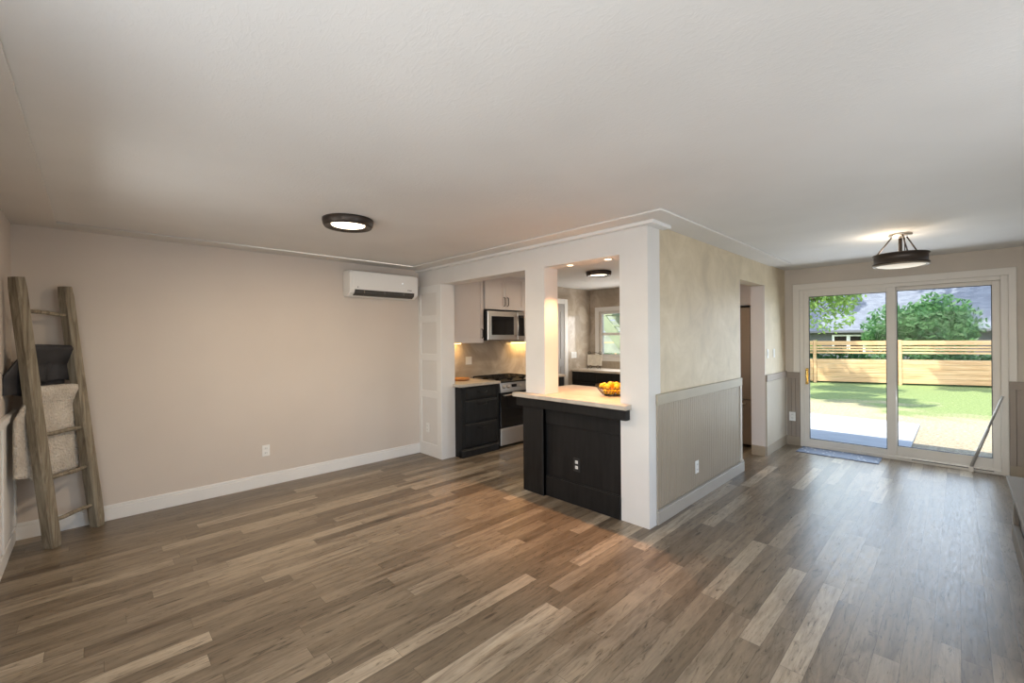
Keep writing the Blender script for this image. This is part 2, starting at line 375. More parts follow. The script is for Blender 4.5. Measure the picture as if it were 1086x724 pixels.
# divider wall to the kitchen: pier, header, post, pillar
PX1 = -4.53
b = box(XA, PX1, YK, YK2, 0, H+.012)
b.box(PX1, XP, YK, YK2, 2.217, H+.012)
b.box(-3.06, -2.80, YK, YK2, 0, 2.217)
b.box(-1.965, XP, YK, YK2-.09, 0, 2.217)
b.box(-1.965, XP-.001, YK2-.09, YK2, 0, 2.217)
struct(b.build('wall_divider', M['white_wall']))
# raised panel moulding and edge trim on the pier
b = MB(); y0, y1 = YK-.012, YK
b.box(XA, XA+.06, y0, y1, 0, 2.215, .002); b.box(PX1-.10, PX1, y0, y1, 0, 2.215, .002); b.box(XA+.06, PX1-.10, y0, y1, 0, .16, .002)
for z in (.76, 1.24, 1.74): b.box(XA+.06, PX1-.10, y0, y1, z, z+.09, .002)
b.box(XA+.06, PX1-.10, y0, y1, 2.12, 2.215, .002)
struct(b.build('trim_5', M['white']))
# side wall towards the dining end, with the cased opening
D0, D1, DZ = 5.245, 6.15, 2.17
b = box(XW2, XP, YK2, D0, 0, H+.012); b.box(XW2, XP, D0, D1, DZ, H+.012); b.box(XW2, XP, D1, YS, 0, H+.012)
struct(b.build('wall_side', M['faux']))
# white lining of that opening
b = MB(); b.box(XW2-.003, XP+.001, D1-.010, D1, .0, DZ); b.box(XW2-.003, XP+.001, D0, D0+.008, 0, DZ)
struct(b.build('trim_6', M['kitchen_cab']))
# kitchen side of the side wall
# far wall with slider and kitchen window openings
SX0, SX1, SZ = -1.53, .37, 2.16
KX0, KX1, KZ0, KZ1 = -4.83, -3.75, 1.16, 2.02
b = MB()
def farbox(x0, x1, z0, z1): b.box(x0, x1, YS, YS+.13, z0, z1)
farbox(XA, KX0, 0, H+.012); farbox(KX0, KX1, 0, KZ0); farbox(KX0, KX1, KZ1, H+.012); farbox(KX1, SX0, 0, H+.012); farbox(SX0, SX1, SZ, H+.012); farbox(SX1, XR, 0, H+.012)
struct(b.build('wall_far', M['beige_far']))
window('window_3', KX0, KX1, KZ0, KZ1, YS-.012, -1)
# tiled faces in the kitchen
b = box(XA, XA+.012, YK2, 5.46, .0, H+.01); b.box(XA, XA+.012, 5.46, 6.33, 2.235, H+.01); b.box(XA, XA+.012, 6.33, YS, 0, H+.01)
struct(b.build('trim_7', M['tile']))
b = MB(); b.box(XA+.012, KX0, YS-.012, YS, 0, H+.01); b.box(KX0, KX1, YS-.012, YS, 0, KZ0); b.box(KX0, KX1, YS-.012, YS, KZ1, H+.01); b.box(KX1, XW2, YS-.012, YS, 0, H+.01)
struct(b.build('trim_8', M['tile']))
# kitchen door with casing
r = struct(bpy.data.objects.new('door_2', None)); C.objects.link(r); r.location = (XA, 5.9, 0)
f = MB(); f.box(XA, XA+.03, 6.24, 6.33, 0, 2.235, .003); f.box(XA, XA+.03, 5.46, 5.55, 0, 2.235, .003); f.box(XA, XA+.03, 5.55, 6.24, 2.145, 2.235, .003)
f.build('door_casing', M['white'], r)
f = MB(); f.box(XA, XA+.012, 5.55, 6.24, .005, 2.14); f.box(XA+.012, XA+.02, 5.55, 5.66, .005, 2.14); f.box(XA+.012, XA+.02, 6.13, 6.24, .005, 2.14)
for z in (.005, 1.0, 2.0): f.box(XA+.012, XA+.02, 5.66, 6.13, z, z+.14)
f.build('door_leaf', M['grey_door'], r)
f = MB(); f.lathe([(.025, 0), (.025, .006), (.01, .01), (.01, .03), (.026, .04), (.028, .055), (.018, .068), (.001, .07)], (XA+.02, 5.61, 1.0), 16, 'x'); f.build('door_handle', M['nickel'], r)

# baseboards
def basebd(name, segs, m):
    b = MB()
    for (x0, x1, y0, y1) in segs:
        b.box(x0, x1, y0, y1, 0, .105, .002)
        # thinner top ogee
        cx0, cx1, cy0, cy1 = x0, x1, y0, y1
        if x1-x0 < .03:
            if name in ('baseboard_left', 'baseboard_side'): cx1 = x0+.009
            else: cx0 = x1-.009
        if y1-y0 < .03:
            if name == 'baseboard_far': cy0 = y1-.009
            else: cy1 = y0+.009
        b.box(cx0, cx1, cy0, cy1, .105, .13, .003)
    return struct(b.build(name, m))
basebd('baseboard_left', [(XA, XA+.016, YL+.016, YK-.012)], M['white'])
basebd('baseboard_near', [(XA, XR, YL, YL+.016)], M['white'])
basebd('baseboard_side', [(XP, XP+.016, YK+.115, D0+.07)], mat('light taupe baseboard paint', (.39, .35, .30), .45, var=.03))
b = MB(); b.box(XP, XP+.016, D1-.001, YS, 0, .125, .003); b.box(XW2, XP, D1-.022, D1-.010, 0, .125, .003); b.box(XP, SX0-.005, YS-.016, YS, 0, .125, .003); b.box(SX1+.005, XR, YS-.016, YS, 0, .125, .003)
struct(b.build('baseboard_far', M['taupe']))

# wainscot: vertical beadboard with V grooves
def bead(b, axis, fixed, s0, s1, z0, z1, out, pitch=.0425, d=.009, g=.004):
    # profile in plan, swept in z
    n = max(1, round((s1-s0)/pitch)); p = (s1-s0)/n; pts = [(s0, fixed)]
    for k in range(n):
        a = s0+k*p
        pts += [(a, fixed+out*(d-.0055)), (a+g, fixed+out*d), (a+p-g, fixed+out*d), (a+p, fixed+out*(d-.0055))]
    pts.append((s1, fixed))
    poly = [(q[1], q[0]) if axis == 'y' else q for q in pts]
    cl = [poly[0]]
    for q in poly[1:]:
        if abs(q[0]-cl[-1][0])+abs(q[1]-cl[-1][1]) > 1e-6: cl.append(q)
    # open strip is enough at the back: it sits on the wall
    A = [b.bm.verts.new((x, y, z0)) for x, y in cl]; B_ = [b.bm.verts.new((x, y, z1)) for x, y in cl]
    for k in range(len(cl)-1): b.bm.faces.new((A[k], A[k+1], B_[k+1], B_[k]))
b = MB(); bead(b, 'y', XP, YK+.12, D0-.055, .12, .98, 1)
struct(b.build('trim_9', M['taupe']))
b = MB(); b.box(XP, XP+.018, YK+.115, D0+.012, .972, 1.06, .003); struct(b.build('trim_10', mat('tan chair rail paint', (.38, .33, .25), .5, var=.06)))
b = MB(); b.box(XP, XP+.018, D0-.055, D0-.001, .13, .972, .003); b.box(XP, XP+.006, D0-.001, D0+.010, .13, .972, .001); struct(b.build('trim_11', mat('pale stile paint', (.52, .47, .40), .5)))
b = MB(); bead(b, 'y', XP, D1+.06, YS-.001, .12, .95, 1); b.box(XP, XP+.018, D1+.002, D1+.06, .12, .945, .002)
struct(b.build('trim_12', mat('light tan beadboard paint', (.46, .40, .32), .5, var=.05)))
b = MB(); b.box(XP, XP+.022, D1+.002, YS-.001, .945, 1.03, .003)
b.box(XP+.022, SX0-.004, YS-.022, YS, .935, 1.02, .003); b.box(SX1+.004, XR-.001, YS-.022, YS, .935, 1.02, .003)
bead(b, 'x', YS, XP+.022, SX0-.004, .12, .94, -1, .06, .012); b.box(SX1+.004, SX1+.05, YS-.018, YS, .12, .94, .002)
bead(b, 'x', YS, SX1+.05, XR, .12, .94, -1, .11, .012)
struct(b.build('trim_13', M['taupe_dark']))
# casing round the patio door
b = MB(); b.box(-1.61, SX0, YS-.02, YS, 1.02, 2.24, .004); b.box(SX1, .43, YS-.02, YS, 1.02, 2.24, .004); b.box(-1.61, .43, YS-.021, YS, 2.16, 2.24, .004)
struct(b.build('trim_14', M['vinyl']))

# ------------------------------------------------------------------ patio door
dr = struct(bpy.data.objects.new('door_1', None)); C.objects.link(dr); dr.location = ((SX0+SX1)/2, YS, 0)
f = MB(); a, c = YS-.012, YS+.10
f.box(SX0, SX0+.045, a, c, 0, SZ, .003); f.box(SX1-.055, SX1, a, c, 0, SZ, .003); f.box(SX0+.045, SX1-.055, a, c, SZ-.045, SZ, .003); f.box(SX0+.045, SX1-.055, a, c, 0, .045, .003)
f.box(SX0+.045, SX1-.055, YS+.028, YS+.034, .045, .06)
f.build('door_frame', M['vinyl'], dr)
box(-.40, .26, YS-.0135, YS-.0115, .028, .036).build('weep_slot', M['gasket'], dr)
def panel(x0, x1, y0, y1, z0, z1, st, sr, bt, tt, name):
    f = MB(); f.box(x0, x0+st, y0, y1, z0, z1, .003); f.box(x1-sr, x1, y0, y1, z0, z1, .003); f.box(x0+st, x1-sr, y0, y1, z0, z0+bt, .003); f.box(x0+st, x1-sr, y0, y1, z1-tt, z1, .003)
    p = f.build(name, M['vinyl'], dr)
    g = MB(); ym = (y0+y1)/2
    g.box(x0+st, x0+st+.006, ym-.012, ym+.012, z0+bt, z1-tt); g.box(x1-sr-.006, x1-sr, ym-.012, ym+.012, z0+bt, z1-tt); g.box(x0+st, x1-sr, ym-.012, ym+.012, z0+bt, z0+bt+.006); g.box(x0+st, x1-sr, ym-.012, ym+.012, z1-tt-.006, z1-tt)
    g.build('gasket', M['gasket'], p)
    box(x0+st+.006, x1-sr-.006, ym-.002, ym+.002, z0+bt+.006, z1-tt-.006).build('door_pane', M['glass'], p)
    return p
pl = panel(SX0+.045, -.535, YS-.004, YS+.034, .03, SZ-.04, .058, .085, .085, .06, 'sliding_panel')
panel(-.60, SX1-.055, YS+.042, YS+.082, .045, SZ-.045, .072, .06, .115, .045, 'fixed_panel')
f = MB(); f.box(SX0+.062, SX0+.098, YS-.010, YS-.004, .86, 1.08, .003); f.tube([(SX0+.08, YS-.010, .89), (SX0+.08, YS-.038, .90), (SX0+.08, YS-.042, .97), (SX0+.08, YS-.038, 1.04), (SX0+.08, YS-.010, 1.05)], .008, 8)
f.build('handle', M['brass'], pl, label='polished brass pull handle')
# loose security bar leaning in the track
s = thing('security_bar', 'thin grey metal pole leaning diagonally across the right pane of the patio door', 'bar', (.10, YS-.03, .0))
b = MB(); P0, P1 = Vector((.088, YS-.035, .052)), Vector((.325, YS-.028, .86))
b.tube([P0, P0.lerp(P1, .55)], .0155, 10); b.build('outer_tube', M['alu'], s)
b = MB(); b.tube([P0.lerp(P1, .55), P1], .011, 10); b.build('inner_tube', M['alu'], s)
b = MB(); b.box(.068, .108, YS-.052, YS-.014, .0, .058, .004); b.build('end_bracket', M['vinyl'], s)
# floor mat
b = MB(); b.box(-1.50, -.665, 6.67, 7.045, .0005, .009, .003); o = b.build('door_mat', M['mat'], None, at=(-1.08, 6.86, 0))
tag(o, 'thin blue-grey speckled mat lying at the foot of the patio door', 'mat')

# ------------------------------------------------------------------ outlets and switches
def outlet(axis, p, out, label, plate, rec, kind='outlet', hw=.036, hh=.058, gang=1):
    """axis: wall normal axis; out: +1/-1"""
    t_ = thing('wall_outlet' if kind == 'outlet' else 'light_switch', label, kind, p)
    x, y, z = p; e = .001
    def bx(b, u0, u1, d0, d1, z0, z1, bev=0):
        d0, d1 = sorted((out*d0, out*d1))
        if axis == 'x': b.box(x+d0, x+d1, y+u0, y+u1, z+z0, z+z1, bev)
        else: b.box(x+u0, x+u1, y+d0, y+d1, z+z0, z+z1, bev)
        return b
    w_ = hw*gang if gang == 1 else hw+.023*(gang-1)
    bx(MB(), -w_, w_, e, .006, -hh, hh, .002).build('plate', plate, t_)
    for g in range(gang):
        u = (g-(gang-1)/2)*.046
        if kind == 'outlet':
            for s_ in (-1, 1):
                b = MB(); bx(b, u-.016, u+.016, .006, .009, s_*.024-.014, s_*.024+.014, .004); rc = b.build('receptacle', rec, t_)
                b = MB(); bx(b, u-.008, u-.005, .009, .0095, s_*.024-.005, s_*.024+.007); bx(b, u+.005, u+.008, .009, .0095, s_*.024-.005, s_*.024+.007)
                b.build('slot', M['gasket'], rc)
        else:
            b = MB(); bx(b, u-.014, u+.014, .006, .010, -.031, .031, .002); b.build('rocker', rec, t_)
    return t_
pw = M['plastic']
outlet('x', (XA, 1.30, .37), 1, 'white outlet low on the plain greige wall under the air conditioner', pw, pw)
outlet('y', (-4.86, YK-.0005, .36), -1, 'white outlet low on the white panelled pier beside the black drawer cabinet', pw, pw)
outlet('x', (XP+.009, 4.04, .315), 1, 'white outlet low on the long taupe beadboard between pillar and doorway', pw, pw)
outlet('y', (-1.625, YS-.012, .40), -1, 'white outlet on the narrow brown wainscot left of the patio door', pw, pw, hw=.038, hh=.062)
outlet('x', (XP, 6.25, 1.30), 1, 'left of two white wall switches right of the doorway', pw, pw, 'switch', hw=.034)
outlet('x', (XP, 6.52, 1.30), 1, 'right of two white wall switches right of the doorway', pw, pw, 'switch', hw=.034)
outlet('x', (XA+.012, 4.0, 1.20), 1, 'white double switch on the stone backsplash left of the range', pw, pw, 'switch', gang=2)
outlet('x', (XA+.012, 6.52, 1.20), 1, 'white triple switch on the kitchen tile beside the grey door', pw, pw, 'switch', gang=3)

# ------------------------------------------------------------------ mini split air conditioner
ac = thing('air_conditioner', 'white wall mounted mini split air conditioner high on the greige wall', 'air conditioner', (XA, 2.60, 2.03))
prof = [(XA+.001, 2.335), (XA+.16, 2.335), (XA+.195, 2.325), (XA+.205, 2.30), (XA+.205, 2.10), (XA+.19, 2.07), (XA+.13, 2.035), (XA+.001, 2.03)]
b = MB(); b.prism(prof, 'y', 2.13, 3.03)
bmesh.ops.bevel(b.bm, geom=[e for e in b.bm.edges if all(abs(v.co.y-e.verts[0].co.y) < 1e-5 for v in e.verts)], offset=.012, segments=3, affect='EDGES')
b.build('body', M['plastic'], ac)
b = MB(); b.box(XA+.204, XA+.209, 2.16, 3.0, 2.118, 2.318, .004); b.build('front_panel', M['plastic'], ac)
b = MB(); b.prism([(XA+.150, 2.040), (XA+.196, 2.064), (XA+.209, 2.105), (XA+.200, 2.112), (XA+.14, 2.09)], 'y', 2.185, 2.97)
sl = b.build('air_slot', M['louver'], ac)
b = MB()
for k in range(3): b.box(XA+.198, XA+.2105, 2.30+k*.26-.003, 2.30+k*.26+.003, 2.072, 2.105)
b.box(XA+.199, XA+.207, 2.2, 2.955, 2.078, 2.081)
b.build('louver', M['slot'], sl)
b = MB(); b.lathe([(.001, .0), (.009, .0), (.009, .002), (.001, .002)], (XA+.209, 2.80, 2.22), 12, 'x'); b.build('indicator_light', M['clock_em'], ac)
b = MB(); b.box(XA+.209, XA+.2105, 2.87, 2.93, 2.135, 2.143); b.build('badge', M['slot'], ac)
b = MB(); b.lathe([(.001, 0), (.007, 0), (.007, .0015), (.001, .0015)], (XA+.209, 2.22, 2.135), 10, 'x'); b.build('badge', M['slot'], ac)

# ------------------------------------------------------------------ ceiling lights
def disc_light(loc, label, power, r=.18, col=(1, .80, .58)):
    x, y, z = loc
    L = thing('ceiling_light', label, 'ceiling light', loc)
    MB().lathe([(r+.002, 0), (r+.004, -.012), (r-.004, -.045), (r-.012, -.058), (r-.020, -.060), (r*.70, -.044), (r*.68, -.040), (r*.68, 0)], loc, 56).build('rim', M['bronze'], L)
    MB().lathe([(r*.675, -.030), (r*.66, -.043), (r*.5, -.050), (r*.25, -.053), (.001, -.054)], loc, 56).build('diffuser', M['diffuser'], L)
    d = bpy.data.lights.new('lamp_glow', 'AREA'); d.shape = 'DISK'; d.size = r*1.2; d.energy = power; d.color = col
    o = bpy.data.objects.new('lamp_glow', d); C.objects.link(o); o.parent = L; o.location = (0, 0, -.068)
    return L
disc_light((-3.28, 1.43, H+.012), 'round bronze rimmed flush light on the living room ceiling', 30, .185)
disc_light((-3.52, 5.14, H+.012), 'round bronze rimmed flush light on the kitchen ceiling, seen through the pass-through', 20, .175)
# semi flush drum
cx, cy = -.367, 5.33
L = thing('drum_light', 'semi flush drum light with dark band and glowing glass hanging by the patio door', 'ceiling light', (cx, cy, H+.012))
MB().lathe([(.082, 0), (.086, -.008), (.082, -.018), (.05, -.028), (.03, -.036), (.012, -.042)], (cx, cy, H+.012), 40).build('canopy', M['nickel'], L)
MB().tube([(cx, cy, H-.02), (cx, cy, 2.20)], .014, 12).build('stem', M['bronze'], L)
MB().tube([(cx+.03, cy, H-.02), (cx+.03, cy, 2.23)], .004, 6).build('wire', M['bronze'], L)
for k in range(3):
    a = PI*2*k/3 + .85
    MB().tube([(cx+.062*math.cos(a), cy+.062*math.sin(a), H-.012), (cx+.184*math.cos(a), cy+.184*math.sin(a), 2.266)], .006, 8).build('arm', M['bronze'], L)
band = MB(); band.lathe([(.196, 2.268), (.200, 2.264), (.196, 2.254), (.189, 2.250), (.189, 2.190), (.196, 2.186), (.200, 2.180), (.196, 2.172), (.178, 2.172), (.178, 2.268), (.196, 2.268)], (cx, cy, 0), 64, cap=False)
band.build('band', M['bronze'], L)
MB().lathe([(.177, 2.176), (.176, 2.168), (.168, 2.160), (.13, 2.150), (.07, 2.144), (.001, 2.142)], (cx, cy, 0), 64).build('glass_bowl', emis('warm bowl glass', (1, .88, .70), .50), L)
MB().lathe([(.195, 2.172), (.200, 2.168), (.197, 2.160), (.178, 2.158), (.176, 2.170), (.195, 2.172)], (cx, cy, 0), 64, cap=False).build('trim_ring', mat('satin bronze ring', (.30, .25, .19), .6, metal=.4), L)
d = bpy.data.lights.new('lamp_glow', 'POINT'); d.energy = 4.5; d.color = (1, .86, .68); d.shadow_soft_size = .04
o = bpy.data.objects.new('lamp_glow', d); C.objects.link(o); o.parent = L; o.location = (-.08, 0, -.20)
# recessed spots in the pass-through header
for i, (x, lab) in enumerate(((-2.56, 'left'), (-2.14, 'right'))):
    s = thing('recessed_spot', 'small glowing recessed spot under the pass-through header, the %s of two' % lab, 'spotlight', (x, 3.27, 2.217), 'recessed spots over the bar')
    MB().lathe([(.043, 0), (.044, -.004), (.032, -.005), (.030, 0)], (x, 3.27, 2.216), 32, cap=False).build('ring', M['white'], s)
    MB().lathe([(.030, -.001), (.028, -.003), (.001, -.003)], (x, 3.27, 2.216), 24).build('lens', M['spot_em'], s)
    d = bpy.data.lights.new('lamp_glow', 'SPOT'); d.energy = 85; d.color = (1, .47, .19); d.spot_size = 1.5; d.spot_blend = .7; d.shadow_soft_size = .02
    o = bpy.data.objects.new('lamp_glow', d); C.objects.link(o); o.parent = s; o.location = (0, 0, -.012)

# ------------------------------------------------------------------ ladder with throws
lad = thing('ladder', 'weathered grey wooden blanket ladder leaning into the left corner', 'ladder', (-4.80, -.13, 0))
A0, A1 = Vector((-4.69, -.225, 0)), Vector((-4.595, -.385, 1.985)); B0, B1 = Vector((-4.965, .02, 0)), Vector((-4.955, -.16, 1.965))
def rail(P, Q, seed):
    ax = (Q-P).normalized(); side = (B0-A0).normalized(); side = (side-ax*side.dot(ax)).normalized(); nrm = ax.cross(side)
    b = MB(); rings = []; N = 26; rnd = random.Random(seed)
    a_, c_ = .036, .040; k_ = .010
    sh = [(a_, c_-k_), (a_-k_, c_), (-a_+k_, c_), (-a_, c_-k_), (-a_, -c_+k_), (-a_+k_, -c_), (a_-k_, -c_), (a_, -c_+k_)]
    for i in range(N):
        f = i/(N-1); p = P.lerp(Q, f); taper = 1.04-.06*f
        ring = []
        for j, (u, v_) in enumerate(sh):
            w_ = 1+.05*noise.noise(Vector((f*7, j*3.1, seed)))
            end = .88 if i in (0, N-1) else 1
            q = p+side*u*w_*taper*end+nrm*v_*w_*taper*end
            if i == 0: q.z = .0015
            ring.append(b.bm.verts.new(q))
        rings.append(ring)
    for i in range(N-1):
        for j in range(8): b.bm.faces.new((rings[i][j], rings[i][(j+1) % 8], rings[i+1][(j+1) % 8], rings[i+1][j]))
    b.bm.faces.new(rings[0][::-1]); b.bm.faces.new(rings[-1])
    return b.build('rail', M['ladder'], lad)
rail(A0, A1, 1.3); rail(B0, B1, 7.7)
RZ = [.19, .51, .84, 1.17, 1.48, 1.75]
def rungpts(z):
    f = z/1.98; return A0.lerp(A1, f), B0.lerp(B1, f)
for z in RZ:
    p, q = rungpts(z); dz = .008
    b = MB(); b.tube([p.lerp(q, k/6)+Vector((0, 0, dz*math.sin(k*1.7+z*9)*.3)) for k in range(7)], [.012, .0145, .0155, .015, .0155, .014, .012], 10); b.build('rung', M['ladder'], lad)
def drape(name, z, s0, s1, front, back, amp, m, label, cat, th, back_push, seed, spread=0.0, sag=0.0):
    p, q = rungpts(z); e = (q-p); n_in = Vector((e.y, -e.x, 0)).normalized()
    if n_in.x > 0: n_in = -n_in
    n_in = -n_in if n_in.dot(Vector((-1, -1, 0))) < 0 else n_in       # towards the corner
    b = MB(); NS, NT_ = 30, 46; grid = []; r = .024
    tot = front+back+PI*r
    for j in range(NT_+1):
        d = -front-PI*r/2+tot*j/NT_
        row = []
        for i in range(NS+1):
            s = i/NS
            if abs(d) <= PI*r/2: a = d/r; off = n_in*(r*math.sin(a)); h = r*math.cos(a); dd = 0
            else:
                dd = abs(d)-PI*r/2; sg = 1 if d > 0 else -1
                off = n_in*(sg*r); h = -dd
            ss = s0+(s1-s0)*s
            frac = dd/max(front, back)
            if d > 0: ss = ss-spread*min(1, dd*5)*(1-s)
            elif s > .5: ss = ss+.20*min(1, dd*6)*(s-.5)
            wv = amp*min(1, dd*6)*(math.sin(s*13+seed+(2 if d > 0 else 0))+.5*math.sin(s*23+seed*2))
            push = back_push*min(1, dd*4) if d > 0 else min(.055, dd*.45)
            base_ = p+e*ss+off+n_in*(wv+push)
            base_.z += h+.5*amp*noise.noise(Vector((s*5, dd*6, seed))) - sag*math.sin(s*PI)*(1 if dd > 0 else .3) + (.012*math.sin(s*9+seed) if j in (0, NT_) else 0)
            row.append(b.bm.verts.new(base_))
        grid.append(row)
    for j in range(NT_):
        for i in range(NS):
            f = b.bm.faces.new((grid[j][i], grid[j][i+1], grid[j+1][i+1], grid[j+1][i])); f.smooth = True
    o = b.build(name, m, None, at=tuple(p.lerp(q, .5)))
    md = o.modifiers.new('thick', 'SOLIDIFY'); md.thickness = th; md.offset = 0
    tag(o, label, cat); return o
drape('dark_blanket', 1.48, .10, .95, .25, .34, .006, M['dark_cloth'], 'charcoal plush blanket draped over an upper rung of the ladder', 'blanket', .012, .03, 1.0, .36)
drape('cream_throw', 1.17, .08, .99, .66, .62, .007, M['fleece'], 'cream nubby fleece throw draped on the ladder below the dark blanket', 'throw', .022, .02, 2.2, .30)

# ------------------------------------------------------------------ bar / peninsula
bar = thing('bar_cabinet', 'black painted bar base below the pass-through with recessed panel and plinth', 'bar', (-2.4, 3.2, 0))
BZ = .975
b = MB(); b.box(-2.80, -1.967, YK+.012, YK2+.45, 0, BZ-.04); b.box(-3.06, -2.80, YK2+.002, YK2+.45, 0.0, BZ-.04); b.build('back_panel', M['black_cab'], bar)
b = MB(); b.box(-3.063, -2.792, YK-.045, YK-.001, 0, .8459, .003); b.box(-2.84, -2.792, YK-.040, YK+.0115, 0.0, .8459); b.build('column', M['black_cab'], bar)
b = MB(); b.box(-2.799, -1.967, YK-.012, YK+.011, 0, .19, .003); b.box(-2.799, -1.967, YK-.004, YK+.011, .19, .20, .003); b.build('plinth', M['black_cab'], bar)
b = MB(); b.box(-2.799, -1.967, YK-.006, YK+.011, .70, .8459, .003); b.build('panel_rail', M['black_cab'], bar)
b = MB(); b.box(-3.14, -1.875, YK-.065, YK-.002, .846, BZ-.04, .003); b.build('apron', M['black_cab'], bar)
outlet('y', (-2.43, YK+.0105, .365), -1, 'black outlet plate with white receptacles in the black bar front', M['dark_plastic'], pw, hw=.039, hh=.062)
# worktop with a notch round post and pillar
b = MB(); b.box(-3.165, -1.86, YK-.095, YK-.001, BZ-.04, BZ, .004); b.box(-2.799, -1.966, YK-.002, YK2+.001, BZ-.04, BZ); b.box(-3.165, -1.872, YK2+.001, 4.05, BZ-.04, BZ, .004)
o = b.build('bar_worktop', M['stone'], None, at=(-2.4, 3.5, BZ-.04)); tag(o, 'pale stone worktop of the bar running through the pass-through opening', 'worktop')
# kitchen side cabinets below it
kb = thing('bar_back_cabinet', 'black base cabinet behind the bar on the kitchen side', 'cabinet', (-2.4, 3.9, 0))
b = MB(); b.box(-3.06, XW2-.004, YK2+.452, 3.97, .0, BZ-.041); b.build('body', M['black_cab'], kb)
for k in range(3): box(-3.05+k*.395, -2.67+k*.395, 3.97, 3.99, .1, .9, .003).build('door', M['black_cab'], kb)
# fruit bowl
fx_, fy_, fz_ = -2.285, 3.55, BZ
b = MB()
for rr, zz, th in ((.145, .078, .0035), (.125, .045, .0025), (.10, .018, .0025), (.075, .004, .0035)):
    b.tube([(fx_+rr*math.cos(2*PI*k/32), fy_+rr*math.sin(2*PI*k/32), fz_+zz) for k in range(32)], th, 6, closed=True)
for k in range(28):
    a = 2*PI*k/28; b.tube([(fx_+q*math.cos(a+s*.12), fy_+q*math.sin(a+s*.12), fz_+zz) for s, (q, zz) in enumerate(((.0, .004), (.075, .004), (.10, .018), (.125, .045), (.145, .078)))], .0018, 5)
for k in range(22):
    a = 2*PI*k/22; b.tube([(fx_+.150*math.cos(a)+.011*math.cos(j*PI/4)*math.cos(a), fy_+.150*math.sin(a)+.011*math.cos(j*PI/4)*math.sin(a), fz_+.090+.011*math.sin(j*PI/4)) for j in range(8)], .002, 5, closed=True)
o = b.build('fruit_bowl', M['wire'], None, at=(fx_, fy_, fz_)); tag(o, 'dark wire fruit bowl with looped rim on the bar worktop', 'bowl')
lem = None; rnd = random.Random(3)
spots = [(.062*math.cos(a), .062*math.sin(a), .042) for a in [k*2*PI/5 for k in range(5)]] + [(0, 0, .040)] + [(.098*math.cos(a), .098*math.sin(a), .088) for a in [k*2*PI/7+.3 for k in range(7)]] + [(.038*math.cos(a), .038*math.sin(a), .102) for a in (.5, 2.6, 4.7)] 
places = ['low in', 'low in', 'low in', 'low in', 'low in', 'low in']
for i, (dx, dy, dz) in enumerate(spots):
    if lem is None:
        b = MB(); R = .029
        b.lathe([(.001, -R*1.10), (.006, -R*1.08), (R*.45, -R*.88), (R*.80, -R*.55), (R*.98, -R*.15), (R, .1*R), (R*.88, R*.5), (R*.55, R*.86), (.008, R*1.08), (.001, R*1.12)], (0, 0, 0), 18)
        o = b.build('orange', M['lemon']); lem = o
    else: o = lem.copy(); C.objects.link(o)
    o.location = (fx_+dx, fy_+dy, fz_+dz); o.rotation_euler = (rnd.uniform(0, 3), rnd.uniform(0, 3), 0)
    tag(o, 'small yellow orange fruit heaped in the wire bowl on the bar', 'fruit', 'fruits in the wire bowl')

# ------------------------------------------------------------------ kitchen: stove wall
XF = -4.40
cab = thing('drawer_cabinet', 'black three drawer base cabinet standing left of the range', 'cabinet', (-4.7, 3.7, 0))
b = box(XA+.013, XF-.018, YK2+.002, 4.02, .0, .905); b.box(XF-.018, XF-.002, YK2+.002, 3.43, .105, .905, .002); b.box(XF-.018, XF-.002, 3.985, 4.02, .0, .905, .002); b.build('body', M['black_cab'], cab)
b = MB(); b.box(XF-.06, XF+.02, YK2+.002, 4.00, 0, .09, .006); b.box(XF-.06, XF+.012, YK2+.002, 4.00, .09, .10, .004); b.build('plinth', M['black_cab'], cab)
for z0, z1 in ((.745, .895), (.44, .72), (.13, .415)):
    b = MB(); b.box(XF-.017, XF+.004, 3.435, 3.98, z0, z1, .006); b.box(XF+.004, XF+.008, 3.455, 3.96, z0+.02, z1-.02, .002)
    dw = b.build('drawer', M['black_cab'], cab)
    b = MB(); zc = z1-.055 if z1-z0 > .2 else (z0+z1)/2
    b.tube([(XF+.008, 3.63, zc+.008), (XF+.03, 3.64, zc), (XF+.034, 3.70, zc-.006), (XF+.034, 3.72, zc-.006), (XF+.03, 3.78, zc), (XF+.008, 3.79, zc+.008)], .005, 8); b.build('handle', M['black_metal'], dw)
b = MB(); b.box(XA+.013, XF+.03, YK2-.06+.062, 4.03, .905, .94, .004); b.box(PX1+.004, XF+.03, YK2-.04, YK2+.002, .905, .94, .004)
o = b.build('worktop', M['stone'], None, at=(-4.7, 3.7, .905)); tag(o, 'short pale stone worktop on the drawer cabinet left of the range', 'worktop')
b = MB(); b.lathe([(.001, .0), (.10, .0), (.125, .012), (.13, .035), (.122, .036), (.112, .016), (.001, .010)], (-4.84, 3.70, .94), 36)
o = b.build('wooden_tray', M['wood_tray'], None, at=(-4.84, 3.7, .94)); tag(o, 'low round orange-brown wooden tray on the short worktop', 'tray')
